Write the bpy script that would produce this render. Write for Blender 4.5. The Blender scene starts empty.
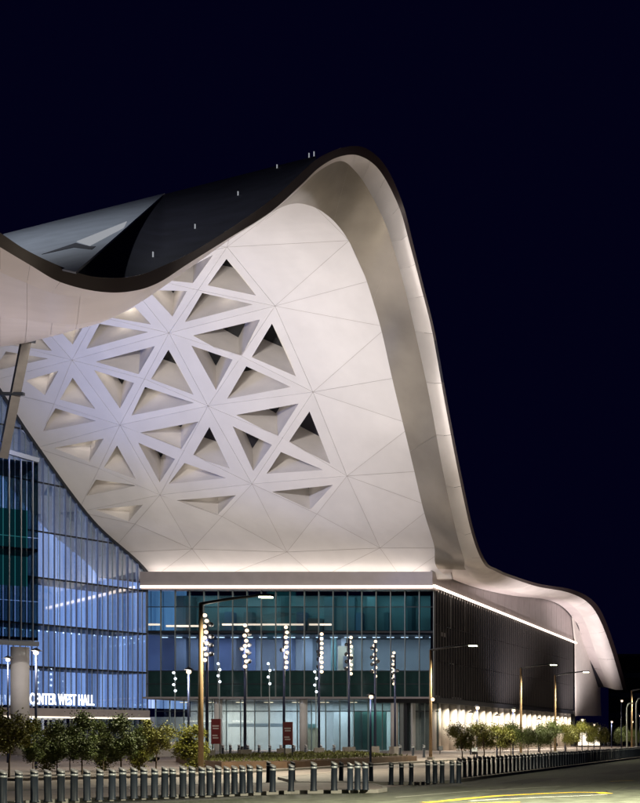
import bpy, bmesh, math, random
from mathutils import Vector, Matrix
random.seed(7)
scene = bpy.context.scene
col = scene.collection
# ------------------------------------------------------------------ camera
F, VX, HY, CH = 1200.0, 860.0, 737.0, 2.2      # focal length, vanishing point and horizon (photo pixels), eye height
cam_d = bpy.data.cameras.new('camera'); cam = bpy.data.objects.new('camera', cam_d); col.objects.link(cam)
cam.location = (0, 0, CH); cam.rotation_euler = (math.pi / 2, 0, 0)
cam_d.sensor_fit = 'HORIZONTAL'; cam_d.sensor_width = 36; cam_d.lens = 36 * F / 640
cam_d.shift_x = (320 - VX) / 640; cam_d.shift_y = (HY - 401.5) / 640
cam_d.clip_end = 5000
scene.camera = cam
# ------------------------------------------------------------------ night sky
w = bpy.data.worlds.new('World'); scene.world = w; w.use_nodes = True
bg = w.node_tree.nodes['Background']
bg.inputs['Color'].default_value = (0.10, 0.085, 1.0, 1); bg.inputs['Strength'].default_value = 0.0075
vs = scene.view_settings
vs.view_transform = 'Standard'; vs.look = 'None'; vs.gamma = 1; vs.exposure = 0; vs.use_curve_mapping = False
cy = scene.cycles
cy.use_denoising = True; cy.sample_clamp_indirect = 3.0; cy.max_bounces = 6; cy.transparent_max_bounces = 12
cy.caustics_reflective = False; cy.caustics_refractive = False

def P(px, py, Y): return Vector(((px - VX) / F * Y, Y, CH + (HY - py) / F * Y))
def PX(px, py, X):                                  # the point of a pixel's ray on the plane at this X
    return P(px, py, X * F / (px - VX))
def G(px, py, z=0.0):                               # the point of a pixel's ray on the ground
    return P(px, py, (CH - z) * F / (py - HY))
def ZF(py): return CH + (HY - py) / F * 176.0       # height on the entrance front

# ------------------------------------------------------------------ materials
def nodes(name):
    m = bpy.data.materials.new(name); m.use_nodes = True
    return m, m.node_tree.nodes, m.node_tree.links
def mat(name, c, rough=0.6, metal=0.0, var=0.0, scale=3.0, bump=0.0, spec=0.5, stretch=(1, 1, 1)):
    m, n, l = nodes(name); b = n['Principled BSDF']
    b.inputs['Base Color'].default_value = (*c, 1); b.inputs['Roughness'].default_value = rough
    b.inputs['Metallic'].default_value = metal; b.inputs['Specular IOR Level'].default_value = spec
    if var or bump:
        tc = n.new('ShaderNodeTexCoord'); mp = n.new('ShaderNodeMapping'); mp.inputs['Scale'].default_value = stretch
        nt = n.new('ShaderNodeTexNoise'); nt.inputs['Scale'].default_value = scale; nt.inputs['Detail'].default_value = 6
        l.new(tc.outputs['Object'], mp.inputs[0]); l.new(mp.outputs[0], nt.inputs['Vector'])
        if var:
            r = n.new('ShaderNodeValToRGB')
            r.color_ramp.elements[0].position = .3; r.color_ramp.elements[1].position = .7
            r.color_ramp.elements[0].color = (*[v * (1 - var) for v in c], 1)
            r.color_ramp.elements[1].color = (*[min(1, v * (1 + var)) for v in c], 1)
            l.new(nt.outputs['Fac'], r.inputs[0]); l.new(r.outputs[0], b.inputs['Base Color'])
        if bump:
            bn = n.new('ShaderNodeBump'); bn.inputs['Strength'].default_value = bump; bn.inputs['Distance'].default_value = .05
            l.new(nt.outputs['Fac'], bn.inputs['Height']); l.new(bn.outputs[0], b.inputs['Normal'])
    return m
def emit(name, c, s, sample=False):
    m, n, l = nodes(name); n.remove(n['Principled BSDF'])
    e = n.new('ShaderNodeEmission'); e.inputs[0].default_value = (*c, 1); e.inputs[1].default_value = s
    l.new(e.outputs[0], n['Material Output'].inputs[0])
    if not sample: m.cycles.emission_sampling = 'NONE'
    return m
def glass(name, tint, refl=0.12, rough=0.03, var=0.25):
    m, n, l = nodes(name); n.remove(n['Principled BSDF'])
    t = n.new('ShaderNodeBsdfTransparent'); g = n.new('ShaderNodeBsdfGlossy'); g.inputs['Roughness'].default_value = rough
    g.inputs['Color'].default_value = (.9, .95, 1, 1)
    oi = n.new('ShaderNodeObjectInfo'); mr = n.new('ShaderNodeMapRange')
    mr.inputs['To Min'].default_value = 1 - var; mr.inputs['To Max'].default_value = 1 + var * .3
    l.new(oi.outputs['Random'], mr.inputs['Value'])
    vm = n.new('ShaderNodeVectorMath'); vm.operation = 'SCALE'; vm.inputs[0].default_value = tint
    l.new(mr.outputs[0], vm.inputs['Scale']); l.new(vm.outputs[0], t.inputs['Color'])
    lw = n.new('ShaderNodeLayerWeight'); lw.inputs['Blend'].default_value = .35
    ma = n.new('ShaderNodeMath'); ma.operation = 'MULTIPLY_ADD'; ma.inputs[1].default_value = .75; ma.inputs[2].default_value = refl
    l.new(lw.outputs['Fresnel'], ma.inputs[0])
    mx = n.new('ShaderNodeMixShader'); l.new(ma.outputs[0], mx.inputs[0]); l.new(t.outputs[0], mx.inputs[1]); l.new(g.outputs[0], mx.inputs[2])
    l.new(mx.outputs[0], n['Material Output'].inputs[0])
    return m
M = dict(
    white=mat('white_panel', (.74, .725, .72), .55, var=.04, scale=.35),
    coffer=mat('coffer_white', (.72, .69, .67), .6, var=.05, scale=.5),
    backing=mat('seam_backing', (.42, .38, .36), .8),
    lobe=mat('pearl_cladding', (.76, .71, .72), .32, var=.05, scale=.3, bump=.06),
    silver=mat('silver_fascia', (.80, .77, .76), .42, metal=.1, var=.10, scale=.25, bump=.05),
    bronze=mat('champagne_soffit', (.36, .33, .28), .34, metal=.4, var=.25, scale=.12, stretch=(1, 1, 1)),
    edge=mat('dark_edge', (.035, .024, .026), .45),
    roof=mat('roof_membrane', (.018, .018, .030), .75, var=.3, scale=.4),
    roofgrey=mat('roof_grey', (.30, .33, .38), .6, var=.1, scale=.5),
    cornice=mat('cornice_metal', (.42, .38, .38), .4, metal=.3, var=.06, scale=.8),
    mull=mat('mullion', (.30, .34, .34), .4, metal=.5),
    dark=mat('dark_metal', (.025, .028, .035), .45, metal=.3),
    blue_dark=mat('dark_blue_metal', (.02, .03, .075), .4, metal=.3),
    fin_dark=mat('fin_dark', (.09, .085, .085), .45, metal=.4),
    fin_dark2=mat('fin_grey', (.10, .11, .12), .45, metal=.3),
    fin_blue=mat('fin_blue', (.20, .24, .36), .4, metal=.4),
    bronze_pole=mat('bronze_pole', (.24, .16, .085), .5, metal=.2, var=.15, scale=2),
    spandrel=mat('spandrel_green', (.018, .048, .047), .18, spec=.6, var=.3, scale=.6),
    column=mat('column_white', (.72, .70, .67), .6, var=.05, scale=1),
    strut=mat('strut_steel', (.11, .10, .09), .5, var=.12, scale=1.5),
    wallint=mat('interior_wall', (.60, .62, .63), .8, var=.06, scale=.6),
    slab=mat('slab', (.25, .25, .26), .8),
    pleat=mat('pleated_wall', (.66, .62, .54), .6, var=.06, scale=1),
    darkglass=mat('dark_glass', (.012, .014, .018), .09, spec=.7),
    asphalt=mat('asphalt', (.064, .072, .052), .7, var=.45, scale=1.6, bump=.5),
    paving=mat('paving', (.20, .165, .15), .75, var=.2, scale=.9, bump=.1),
    kerb=mat('kerb_concrete', (.27, .26, .24), .8, var=.15, scale=2),
    yellow=mat('yellow_paint', (.62, .42, .03), .65, var=.2, scale=3),
    whitep=mat('white_paint', (.5, .5, .45), .7, var=.25, scale=3),
    bollard=mat('bollard_paint', (.014, .021, .034), .5, metal=.1, var=.15, scale=5),
    band=mat('bollard_band', (.55, .58, .62), .35, metal=.3),
    cap=mat('bollard_cap', (.42, .42, .44), .4, metal=.3),
    red=mat('red_sign', (.16, .012, .015), .5),
    signwhite=mat('sign_white', (.6, .55, .55), .6),
    soil=mat('soil', (.09, .055, .035), .9, var=.3, scale=2),
    brick=mat('planter_wall', (.13, .075, .045), .8, var=.25, scale=2),
    grass=mat('grass', (.09, .10, .02), .8, var=.4, scale=4),
    bark=mat('bark', (.09, .065, .045), .9, var=.3, scale=8),
    leafA=mat('leaf_olive', (.15, .15, .025), .6, var=.45, scale=1.2),
    leafB=mat('leaf_dark', (.075, .10, .022), .6, var=.45, scale=1.2),
    leafC=mat('leaf_yellow', (.15, .15, .02), .6, var=.4, scale=1.2),
    carw=mat('car_white', (.75, .75, .75), .25, spec=.6),
    tyre=mat('tyre', (.02, .02, .02), .8),
    far=mat('far_facade', (.035, .028, .028), .8, var=.3, scale=.2),
    pane_teal=glass('pane_teal', (.42, .60, .64), .10),
    pane_blue=glass('pane_blue', (.66, .74, .80), .10),
    pane_clear=glass('pane_clear', (.74, .82, .84), .05),
    pane_atrium=glass('pane_atrium', (.72, .80, .89), .12),
    pane_box=glass('pane_box', (.30, .42, .45), .10),
    warm=emit('warm_strip', (1, .80, .66), 3.2),
    warmdim=emit('interior_strip', (1, .42, .30), 9.0),
    globe=emit('globe_light', (1, .76, .52), 2.2),
    globe_cool=emit('globe_cool', (.80, .90, 1.0), 5.0),
    led=emit('led_head', (.95, 1.0, .66), 9.0),
    letters=emit('letters', (.95, .97, 1), 2.6),
    skylit=emit('skylight_lit', (.75, .78, .85), .42),
    canopyglow=emit('canopy_light', (1, .86, .68), 2.0),
)
# glowing wall added inside the atrium, streaks of blue light in its emission colour
def make_blue():
    m, n, l = nodes('blue_glow_wall'); n.remove(n['Principled BSDF'])
    tc = n.new('ShaderNodeTexCoord'); mp = n.new('ShaderNodeMapping'); mp.inputs['Scale'].default_value = (1.3, 1.3, .05)
    nt = n.new('ShaderNodeTexNoise'); nt.inputs['Scale'].default_value = 1.0; nt.inputs['Detail'].default_value = 3
    r = n.new('ShaderNodeValToRGB'); e0, e1 = r.color_ramp.elements
    e0.position = .32; e0.color = (.11, .17, .36, 1); e1.position = .68; e1.color = (.27, .36, .62, 1)
    e = n.new('ShaderNodeEmission'); e.inputs[1].default_value = 2.2
    l.new(tc.outputs['Object'], mp.inputs[0]); l.new(mp.outputs[0], nt.inputs['Vector']); l.new(nt.outputs['Fac'], r.inputs[0])
    l.new(r.outputs[0], e.inputs[0]); l.new(e.outputs[0], n['Material Output'].inputs[0])
    return m
M['blue'] = make_blue()
def per_object(m, amt):
    n, l = m.node_tree.nodes, m.node_tree.links; b = n['Principled BSDF']; src = b.inputs['Base Color'].links[0].from_socket
    oi = n.new('ShaderNodeObjectInfo'); mr = n.new('ShaderNodeMapRange'); mr.inputs['To Min'].default_value = 1 - amt; mr.inputs['To Max'].default_value = 1 + amt * .8
    hs = n.new('ShaderNodeHueSaturation'); l.new(oi.outputs['Random'], mr.inputs['Value']); l.new(mr.outputs[0], hs.inputs['Value']); l.new(src, hs.inputs['Color']); l.new(hs.outputs[0], b.inputs['Base Color'])
per_object(M['white'], .035); per_object(M['silver'], .07); per_object(M['bollard'], .3); per_object(M['band'], .2) if M['band'].node_tree.nodes['Principled BSDF'].inputs['Base Color'].links else None

# ------------------------------------------------------------------ mesh helpers
def link(name, me, m, parent=None, smooth=False):
    o = bpy.data.objects.new(name, me); col.objects.link(o)
    if m is not None and not me.materials: me.materials.append(M[m] if isinstance(m, str) else m)
    if parent: o.parent = parent
    if smooth: me.polygons.foreach_set('use_smooth', [True] * len(me.polygons))
    return o
def pd(name, vs, fs, m, parent=None, smooth=False):
    me = bpy.data.meshes.new(name); me.from_pydata([tuple(v) for v in vs], [], fs); me.update()
    return link(name, me, m, parent, smooth)
class MB:
    def __init__(s): s.v = []; s.f = []
    def box(s, x0, y0, z0, x1, y1, z1):
        b = len(s.v)
        s.v += [(x, y, z) for z in (z0, z1) for x, y in ((x0, y0), (x1, y0), (x1, y1), (x0, y1))]
        s.f += [tuple(b + i for i in q) for q in ((3, 2, 1, 0), (4, 5, 6, 7), (0, 1, 5, 4), (1, 2, 6, 5), (2, 3, 7, 6), (3, 0, 4, 7))]
        return s
    def obox(s, a, b_, w, h, up=Vector((0, 0, 1))):      # a bar from a to b, w wide, h deep
        a, b_ = Vector(a), Vector(b_); d = (b_ - a).normalized(); sx = d.cross(up)
        if sx.length < 1e-4: sx = Vector((1, 0, 0))
        sx.normalize(); sy = sx.cross(d); k = len(s.v)
        for p in (a, b_):
            for i, j in ((-1, -1), (1, -1), (1, 1), (-1, 1)): s.v.append(tuple(p + sx * w / 2 * i + sy * h / 2 * j))
        s.f += [tuple(k + i for i in q) for q in ((0, 1, 2, 3), (7, 6, 5, 4), (0, 4, 5, 1), (1, 5, 6, 2), (2, 6, 7, 3), (3, 7, 4, 0))]
        return s
    def tube(s, pts, rad, n=10, caps=True):
        pts = [Vector(p) for p in pts]; k = len(s.v)
        rad = rad if isinstance(rad, (list, tuple)) else [rad] * len(pts)
        for i, p in enumerate(pts):
            d = (pts[min(i + 1, len(pts) - 1)] - pts[max(i - 1, 0)]).normalized()
            a = d.cross(Vector((0, 1, 0)) if abs(d.y) < .9 else Vector((1, 0, 0))).normalized(); b = d.cross(a)
            for j in range(n):
                t = 2 * math.pi * j / n
                s.v.append(tuple(p + (a * math.cos(t) + b * math.sin(t)) * rad[i]))
        for i in range(len(pts) - 1):
            for j in range(n):
                s.f.append((k + i * n + j, k + i * n + (j + 1) % n, k + (i + 1) * n + (j + 1) % n, k + (i + 1) * n + j))
        if caps:
            s.f.append(tuple(k + j for j in range(n))[::-1]); e = k + (len(pts) - 1) * n; s.f.append(tuple(e + j for j in range(n)))
        return s
    def ball(s, c, r, n=10, m=6, sq=1.0):
        k = len(s.v); c = Vector(c)
        s.v.append(tuple(c + Vector((0, 0, r * sq))))
        for i in range(1, m):
            for j in range(n):
                a, b = math.pi * i / m, 2 * math.pi * j / n
                s.v.append(tuple(c + Vector((math.sin(a) * math.cos(b) * r, math.sin(a) * math.sin(b) * r, math.cos(a) * r * sq))))
        s.v.append(tuple(c - Vector((0, 0, r * sq)))); L = len(s.v) - 1
        for j in range(n):
            s.f.append((k, k + 1 + j, k + 1 + (j + 1) % n)); b = k + 1 + (m - 2) * n
            s.f.append((L, b + (j + 1) % n, b + j))
        for i in range(m - 2):
            for j in range(n):
                a = k + 1 + i * n; s.f.append((a + j, a + n + j, a + n + (j + 1) % n, a + (j + 1) % n))
        return s
    def poly(s, pts, z0, z1):                            # a prism over a plan outline (counter-clockwise)
        k = len(s.v); n = len(pts)
        s.v += [(p[0], p[1], z0) for p in pts] + [(p[0], p[1], z1) for p in pts]
        s.f.append(tuple(k + n + i for i in range(n))); s.f.append(tuple(k + i for i in range(n))[::-1])
        s.f += [(k + i, k + (i + 1) % n, k + n + (i + 1) % n, k + n + i) for i in range(n)]
        return s
    def build(s, name, m, parent=None, smooth=False): return pd(name, s.v, s.f, m, parent, smooth)
def thing(name, label, cat, loc=(0, 0, 0), group=None):
    o = bpy.data.objects.new(name, None); col.objects.link(o); o.location = loc; o.empty_display_size = .3
    tag(o, label, cat, group); return o
def tag(o, label, cat, group=None, kind=None):
    if label: o['label'] = label
    if cat: o['category'] = cat
    if group: o['group'] = group
    if kind: o['kind'] = kind
    return o
def structure(o): o['kind'] = 'structure'; return o
def copy_tree(o, parent=None):
    c = o.copy(); col.objects.link(c); c.parent = parent
    for ch in list(o.children): copy_tree(ch, c)
    return c
def lamp(name, kind, loc, power, color, parent=None, target=None, **kw):
    d = bpy.data.lights.new(name, kind); d.energy = power; d.color = color
    for k, v in kw.items(): setattr(d, k, v)
    o = bpy.data.objects.new(name, d); col.objects.link(o); o.location = loc
    if target is not None: o.rotation_euler = (Vector(target) - Vector(loc)).to_track_quat('-Z', 'Y').to_euler()
    if parent: o.parent = parent
    return o
def interp(tab, x):
    if x <= tab[0][0]: return tab[0][1]
    for (a, u), (b, v) in zip(tab, tab[1:]):
        if x <= b:
            return u + (v - u) * (x - a) / (b - a)
    return tab[-1][1]
def catmull(pts, n):                                     # smooth curve through control points, n steps per span
    out = []
    for i in range(len(pts) - 1):
        p0, p1, p2, p3 = pts[max(i - 1, 0)], pts[i], pts[i + 1], pts[min(i + 2, len(pts) - 1)]
        for k in range(n):
            t = k / n
            out.append(.5 * ((2 * p1) + (p2 - p0) * t + (2 * p0 - 5 * p1 + 4 * p2 - p3) * t * t + (3 * p1 - p0 - 3 * p2 + p3) * t ** 3))
    out.append(pts[-1].copy()); return out

ORD = 'first second third fourth fifth sixth seventh eighth ninth tenth eleventh twelfth thirteenth fourteenth fifteenth sixteenth seventeenth eighteenth nineteenth twentieth'.split()
ORD += ['twenty-' + o for o in ORD[:9]] + ['thirtieth', 'thirty-first', 'thirty-second', 'thirty-third', 'thirty-fourth']
# ================================================================== GROUND
g = MB(); g.poly([(-900, -60), (900, -60), (900, 1600), (-900, 1600)], -.3, 0.0)
structure(g.build('ground', 'asphalt'))
KH = .13
near = [G(px, py) for px, py in ((-120, 815), (0, 806), (100, 801.5), (200, 797.5), (290, 794), (350, 793.2), (376, 793.0), (385, 791.6), (384, 789.5))]
near_in = [G(px, py) for px, py in ((372, 786.5), (330, 785), (250, 786), (150, 789), (0, 795), (-120, 801))]
def kerbed(name, outline, top='paving'):
    pts = [(p[0], p[1]) for p in outline]
    a = sum(pts[i][0] * pts[(i + 1) % len(pts)][1] - pts[(i + 1) % len(pts)][0] * pts[i][1] for i in range(len(pts)))
    if a < 0: pts.reverse()
    o = structure(MB().poly(pts, .002, KH).build(name, top))
    k = MB(); n = len(pts)
    c = Vector((sum(p[0] for p in pts) / n, sum(p[1] for p in pts) / n, 0))
    for i in range(n):
        a, b = Vector((*pts[i], .07)), Vector((*pts[(i + 1) % n], .07))
        if (b - a).length > .05: k.obox(a, b, .17, KH + .012)
    k.build('kerb', 'kerb', o)
    return o
kerbed('pavement', near + near_in)
# plaza: lit pavement in front of the hall
kerbed('plaza', [(-240, 60), (-42, 60), (-37.2, 66), (-37.2, 175), (-60, 175), (-60, 300), (-240, 300)])
# long pavement on the right, along the road
kerbed('pavement', [(-20.2, 55.0), (-19.6, 57), (-23.2, 132), (-26.5, 200), (-31, 300), (-37, 300), (-34.5, 132), (-30, 62), (-26, 55.5)])
structure(pd('driveway', [(-240, 34, .005), (-20.6, 51, .005), (-20.4, 54.8, .005), (-30, 61.7, .005), (-36, 300, .005), (-240, 300, .005)], [(0, 1, 2, 3, 4, 5)], 'paving'))
# painted markings of the traffic island on the road
def stripe(name, pts, wd, m, z=.006):
    vs, fs = [], []
    for i, p in enumerate(pts):
        d = (pts[min(i + 1, len(pts) - 1)] - pts[max(i - 1, 0)]).normalized(); s = Vector((-d.y, d.x, 0)) * wd / 2
        vs += [(p.x + s.x, p.y + s.y, z), (p.x - s.x, p.y - s.y, z)]
        if i: fs.append((2 * i - 2, 2 * i - 1, 2 * i + 1, 2 * i))
    return structure(pd(name, vs, fs, m))
stripe('road_marking', [G(*p) for p in ((425, 802.6), (446, 801), (470, 798.4), (500, 795.8), (545, 793.6), (575, 792.4), (600, 792.6), (607, 793.8))], .5, 'yellow')
stripe('road_marking', [G(*p) for p in ((470, 801.2), (500, 799.2), (545, 797.2), (580, 796.0), (607, 794.6))], .22, 'whitep', .007)
stripe('road_marking', [G(*p) for p in ((440, 804.4), (470, 803.5), (520, 802.0))], .25, 'yellow')
stripe('road_marking', [G(*p) for p in ((610, 781.5), (622, 781), (634, 780.5))], .2, 'yellow')
stripe('road_marking', [G(*p) for p in ((395, 797.5), (470, 791.5), (560, 786.5))], .12, 'whitep')

# repair patches, tar seams and covers in the asphalt
M['patch'] = mat('asphalt_patch', (.036, .040, .034), .8, var=.35, scale=3, bump=.3); M['iron'] = mat('cast_iron', (.05, .045, .04), .5, metal=.6)
for x, y, w_, l_, a_ in ((-13.5, 46, 1.6, 5.5, .1), (-9.5, 52, 1.2, 3.0, .05), (-16.5, 60, 1.5, 7.5, .04), (-15, 75, 1.8, 9, .03)):
    c_, s_ = math.cos(a_), math.sin(a_)
    structure(pd('asphalt_patch', [(x + u * c_ - v * s_, y + u * s_ + v * c_, .004) for u, v in ((-w_ / 2, -l_ / 2), (w_ / 2, -l_ / 2), (w_ / 2, l_ / 2), (-w_ / 2, l_ / 2))], [(0, 1, 2, 3)], 'patch'))
for k_ in range(5):
    rr = random.Random(k_); p_ = Vector((-18 + 2.6 * k_, 44 + 4 * rr.random(), 0)); pts_ = [p_.copy()]
    for _ in range(10): p_ = p_ + Vector((rr.uniform(-.35, .35), rr.uniform(.8, 2.4), 0)); pts_.append(p_.copy())
    stripe('tar_seam', pts_, .07, 'patch', .0045)
for x, y, nm in ((-15.2, 50.5, 'first'), (-11.8, 58, 'second')):
    o_ = MB().tube([(0, 0, 0), (0, 0, .012)], .36, 20).build('manhole_cover', 'iron'); o_.location = (x, y, 0)
    tag(o_, nm + ' round iron cover from the traffic island, set flush in the asphalt road', 'manhole cover')
# ================================================================== THE HALL
hall = thing('convention_hall', 'huge white wave-roofed convention hall with triangular coffers and glass front', 'building', (-62, 176, 0))
def part(name, mesh_obj): mesh_obj.parent = hall; mesh_obj.matrix_parent_inverse = Matrix.Translation((62, -176, 0)); return mesh_obj
def H(o): return part(o.name, o)
# ---- roof ribbon, stations E(outer top) F(under edge) K M(inner fascia) H(inner edge of the soffit)
ST = [  # E, F, K, M, H, X of K, X of M, X of H
 ((-40, 205), (-40, 222), (-40, 252), (-40, 300), (-40, 353), -56, -66, -86),
 ((0, 232.5), (0, 247), (0, 272), (0, 315), (0, 347), -56, -66, -85),
 ((30, 252), (30, 265), (27, 283), (27, 320), (25, 343), -56, -65, -85),
 ((70, 270), (60, 282), (52, 293), (52, 323), (50, 337), -56, -63, -78),
 ((100, 277.5), (98, 291.5), (80, 297), (77, 324), (75, 330), -55.8, -61, -70),
 ((135, 276), (130, 291.5), (120, 300), (108, 318), (105, 321), -55.5, -59, -64),
 ((165, 265), (158, 283), (152, 290), (142, 300), (140, 302.5), -55, -57, -61),
 ((200, 247.5), (190, 262.5), (187, 266), (183, 271), (180, 275), -54.8, -56, -60),
 ((250, 215), (230, 237.5), (229, 239.5), (227, 241), (225, 243), -54.8, -55.5, -60),
 ((280, 192.5), (270, 212.5), (269, 214), (267, 215.5), (263, 217), -54.8, -55.5, -60),
 ((303, 171), (300, 186), (299, 187.5), (297, 191), (291, 204), -54.8, -55.5, -60),
 ((321, 156.4), (320, 167), (320, 168.5), (319, 171), (311, 206), -54.8, -55.5, -60),
 ((345, 147), (340, 156.5), (341, 158), (341, 161), (327, 215), -54.8, -55.5, -60),
 ((366, 148.3), (360, 156), (359, 162), (356, 172), (340, 228), -54.8, -55.5, -60),
 ((386, 166.6), (380, 171), (376, 180), (369, 191), (351, 245), -54.8, -55.5, -60),
 ((402.5, 203), (399, 207), (393, 214), (384, 221), (363, 271), -54.8, -55.5, -60),
 ((413, 243), (410, 245), (404, 249), (394, 250), (373, 301), -54.8, -55.5, -60),
 ((423, 284), (420.5, 285), (414, 287), (405, 289), (382, 333), -54.8, -55.5, -60),
 ((435, 333), (432.5, 333.5), (425, 333), (415, 331), (392.5, 380), -54.8, -55.5, -60),
 ((447, 400), (444.5, 400.5), (438, 401), (430, 400), (405, 432), -54.8, -55.5, -60),
 ((460, 468), (457.5, 469), (451, 470), (442.5, 469), (414, 470), -54.8, -55.5, -60),
 ((474, 531.6), (471.5, 533), (465, 535), (456, 531), (424, 512), -54.8, -55.5, -60),
 ((486, 561.5), (483.5, 563), (474, 563), (464, 559.5), (434, 545), -54.9, -55.8, -60.4),
 ((497, 569), (495, 571), (480, 573), (466, 570), (438, 569), -55.5, -57.5, -61),
 ((512, 575.4), (510, 577.5), (497, 580.5), (482, 583), (466, 584.5), -56.5, -59, -62),
 ((539.6, 584), (537, 586.5), (529, 589.5), (519, 593), (508, 595), -56.5, -59, -62),
 ((571.5, 589.4), (568, 592.5), (563, 595), (556, 598), (547.5, 600), -56.5, -59, -62),
 ((591, 599), (587, 602), (582, 604.5), (574, 607), (565, 609), -56.5, -59, -62),
 ((603, 615), (599, 618), (594, 620), (585, 622), (576, 624), -56.5, -59, -62),
 ((615, 647), (611, 648.5), (604, 649), (594, 648), (584, 647), -56.5, -59, -62),
 ((627, 689), (623, 690), (616, 690), (608, 688), (599, 685), -56.5, -59, -62),
]
def curve(idx, xs):
    return catmull([PX(*s[idx], x) for s, x in zip(ST, xs)], 8)
NE = len(ST)
xE = [-53.5] * 23 + [-54.2] + [-55] * (NE - 24); xF = [-54.0] * 23 + [-54.8] + [-55.5] * (NE - 24)
cE, cF = curve(0, xE), curve(1, xF)
cK, cM, cH = curve(2, [s[5] for s in ST]), curve(3, [s[6] for s in ST]), curve(4, [s[7] for s in ST])
def loft(name, rows, m, parent=None, smooth=True, lo=0, hi=None, sub=1):
    rows = [r[lo:hi] for r in rows]
    full = []
    for a, b in zip(rows, rows[1:]):
        for k in range(sub): full.append([p.lerp(q, k / sub) for p, q in zip(a, b)])
    full.append(rows[-1]); n = len(full[0]); vs = [p for r in full for p in r]
    fs = [(i * n + j, i * n + j + 1, (i + 1) * n + j + 1, (i + 1) * n + j) for i in range(len(full) - 1) for j in range(n - 1)]
    return pd(name, vs, fs, m, parent, smooth)
# roof top: from the outer edge inwards
iR = 11 * 8
def inward(i, p, dx, drop):
    f = max(0, min(1, (i / 8 - 14) / 3)); g_ = max(0, min(1, (i / 8 - 21) / 2))
    return Vector((p.x - dx, p.y + 5 * f * (1 - g_), p.z - drop * (1 - f) + (5 - 4.6 * g_) * f))
roof = H(loft('roof', [cE, [inward(i, p, 7, 2.2) for i, p in enumerate(cE)], [inward(i, p, 42, 14) for i, p in enumerate(cE)]], 'roof', lo=iR + 16))
def R(o): o.parent = roof; return o
Etab = [(s[0][0], s[0][1]) for s in ST[:13]]
RID = [(0, 235.5), (3, 234.6), (165, 194), (250, 172.5), (315, 156), (330, 152)]
Ecur = sorted([((p.x / p.y * F + VX), HY - (p.z - CH) / p.y * F) for p in cE[:iR + 9]])
def Yp(px, py):                                          # the flat grey roof panel as a plane through three of its corners
    (x0, y0, d0), (x1, y1, d1), (x2, y2, d2) = (4, 234.5, 108), (164, 194.8, 122), (74, 266, 81.5)
    dt = (y1 - y2) * (x0 - x2) + (x2 - x1) * (y0 - y2)
    a = ((y1 - y2) * (px - x2) + (x2 - x1) * (py - y2)) / dt; b = ((y2 - y0) * (px - x2) + (x0 - x2) * (py - y2)) / dt
    return 1 / (a / d0 + b / d1 + (1 - a - b) / d2)
def rtop(px): return interp(RID, px) if px > 164 else 266.5 - (px - 74) * 72 / 90
def Yr(px, py):
    a, b = interp(Ecur, px), rtop(px)
    t = 0 if abs(a - b) < .01 else max(0, min(1.1, (a - py) / (a - b)))
    y0 = 53.5 * F / (VX - px); y1 = min(124.7, Yp(px, b)) if px <= 164 else 122 + 2.7 * min(1, (px - 164) / 60)
    return 1 / ((1 - t) / y0 + t / y1)
vs, fs = [], []; cols_ = [73 + 243 * i / 60 for i in range(61)]; NV = 10
for px in cols_:
    for k in range(NV + 1):
        top_ = rtop(px)
        py = interp(Ecur, px) + (min(interp(Ecur, px) - .1, top_) - interp(Ecur, px)) * k / NV
        vs.append(P(px, py, Yr(px, py)))
for i in range(60):
    for k in range(NV): a = i * (NV + 1) + k; fs.append((a, a + NV + 1, a + NV + 2, a + 1))
R(pd('roof_slope', vs, fs, 'roof', smooth=True))
def roof_patch(name, poly, m, lift, n=6):
    # a panel standing proud of the roof slope, outline in photo pixels
    bm = bmesh.new(); f = bm.faces.new([bm.verts.new((x, y, 0)) for x, y in poly])
    bmesh.ops.triangulate(bm, faces=[f]); bmesh.ops.subdivide_edges(bm, edges=bm.edges[:], cuts=n, use_grid_fill=True)
    for v in bm.verts:
        y = Yp(v.co.x, v.co.y) - lift; v.co = P(v.co.x, v.co.y, y)
    me = bpy.data.meshes.new(name); bm.to_mesh(me); bm.free()
    o = link(name, me, m); so = o.modifiers.new('thick', 'SOLIDIFY'); so.thickness = .12; so.offset = 0; return o
R(roof_patch('roof_panel', [(4, 234.5), (165, 193.8), (76, 273), (45, 266), (25, 254), (0, 238)], 'roofgrey', .0))
R(roof_patch('skylight', [(77, 242), (127, 222), (124, 228), (90, 246)], 'skylit', .5, 3))
R(roof_patch('shade_crease', [(42, 255), (76, 243.5), (90, 247), (96, 247), (92, 250), (74, 248)], 'roof', .3, 3))  # shadow crease on the grey panel, laid on as a dark patch
for px, py in ((153, 255), (195, 227), (238, 194), (277, 167), (309, 155.5), (314, 154)):
    p = P(px, py, Yr(px, py) - .6)
    lm = MB().tube([p - Vector((0, 0, .5)), p + Vector((0, 0, .25))], .06, 6).build('marker_light', 'skylit'); R(lm)
R(loft('edge_band', [cE, cF], 'edge'))
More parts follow.
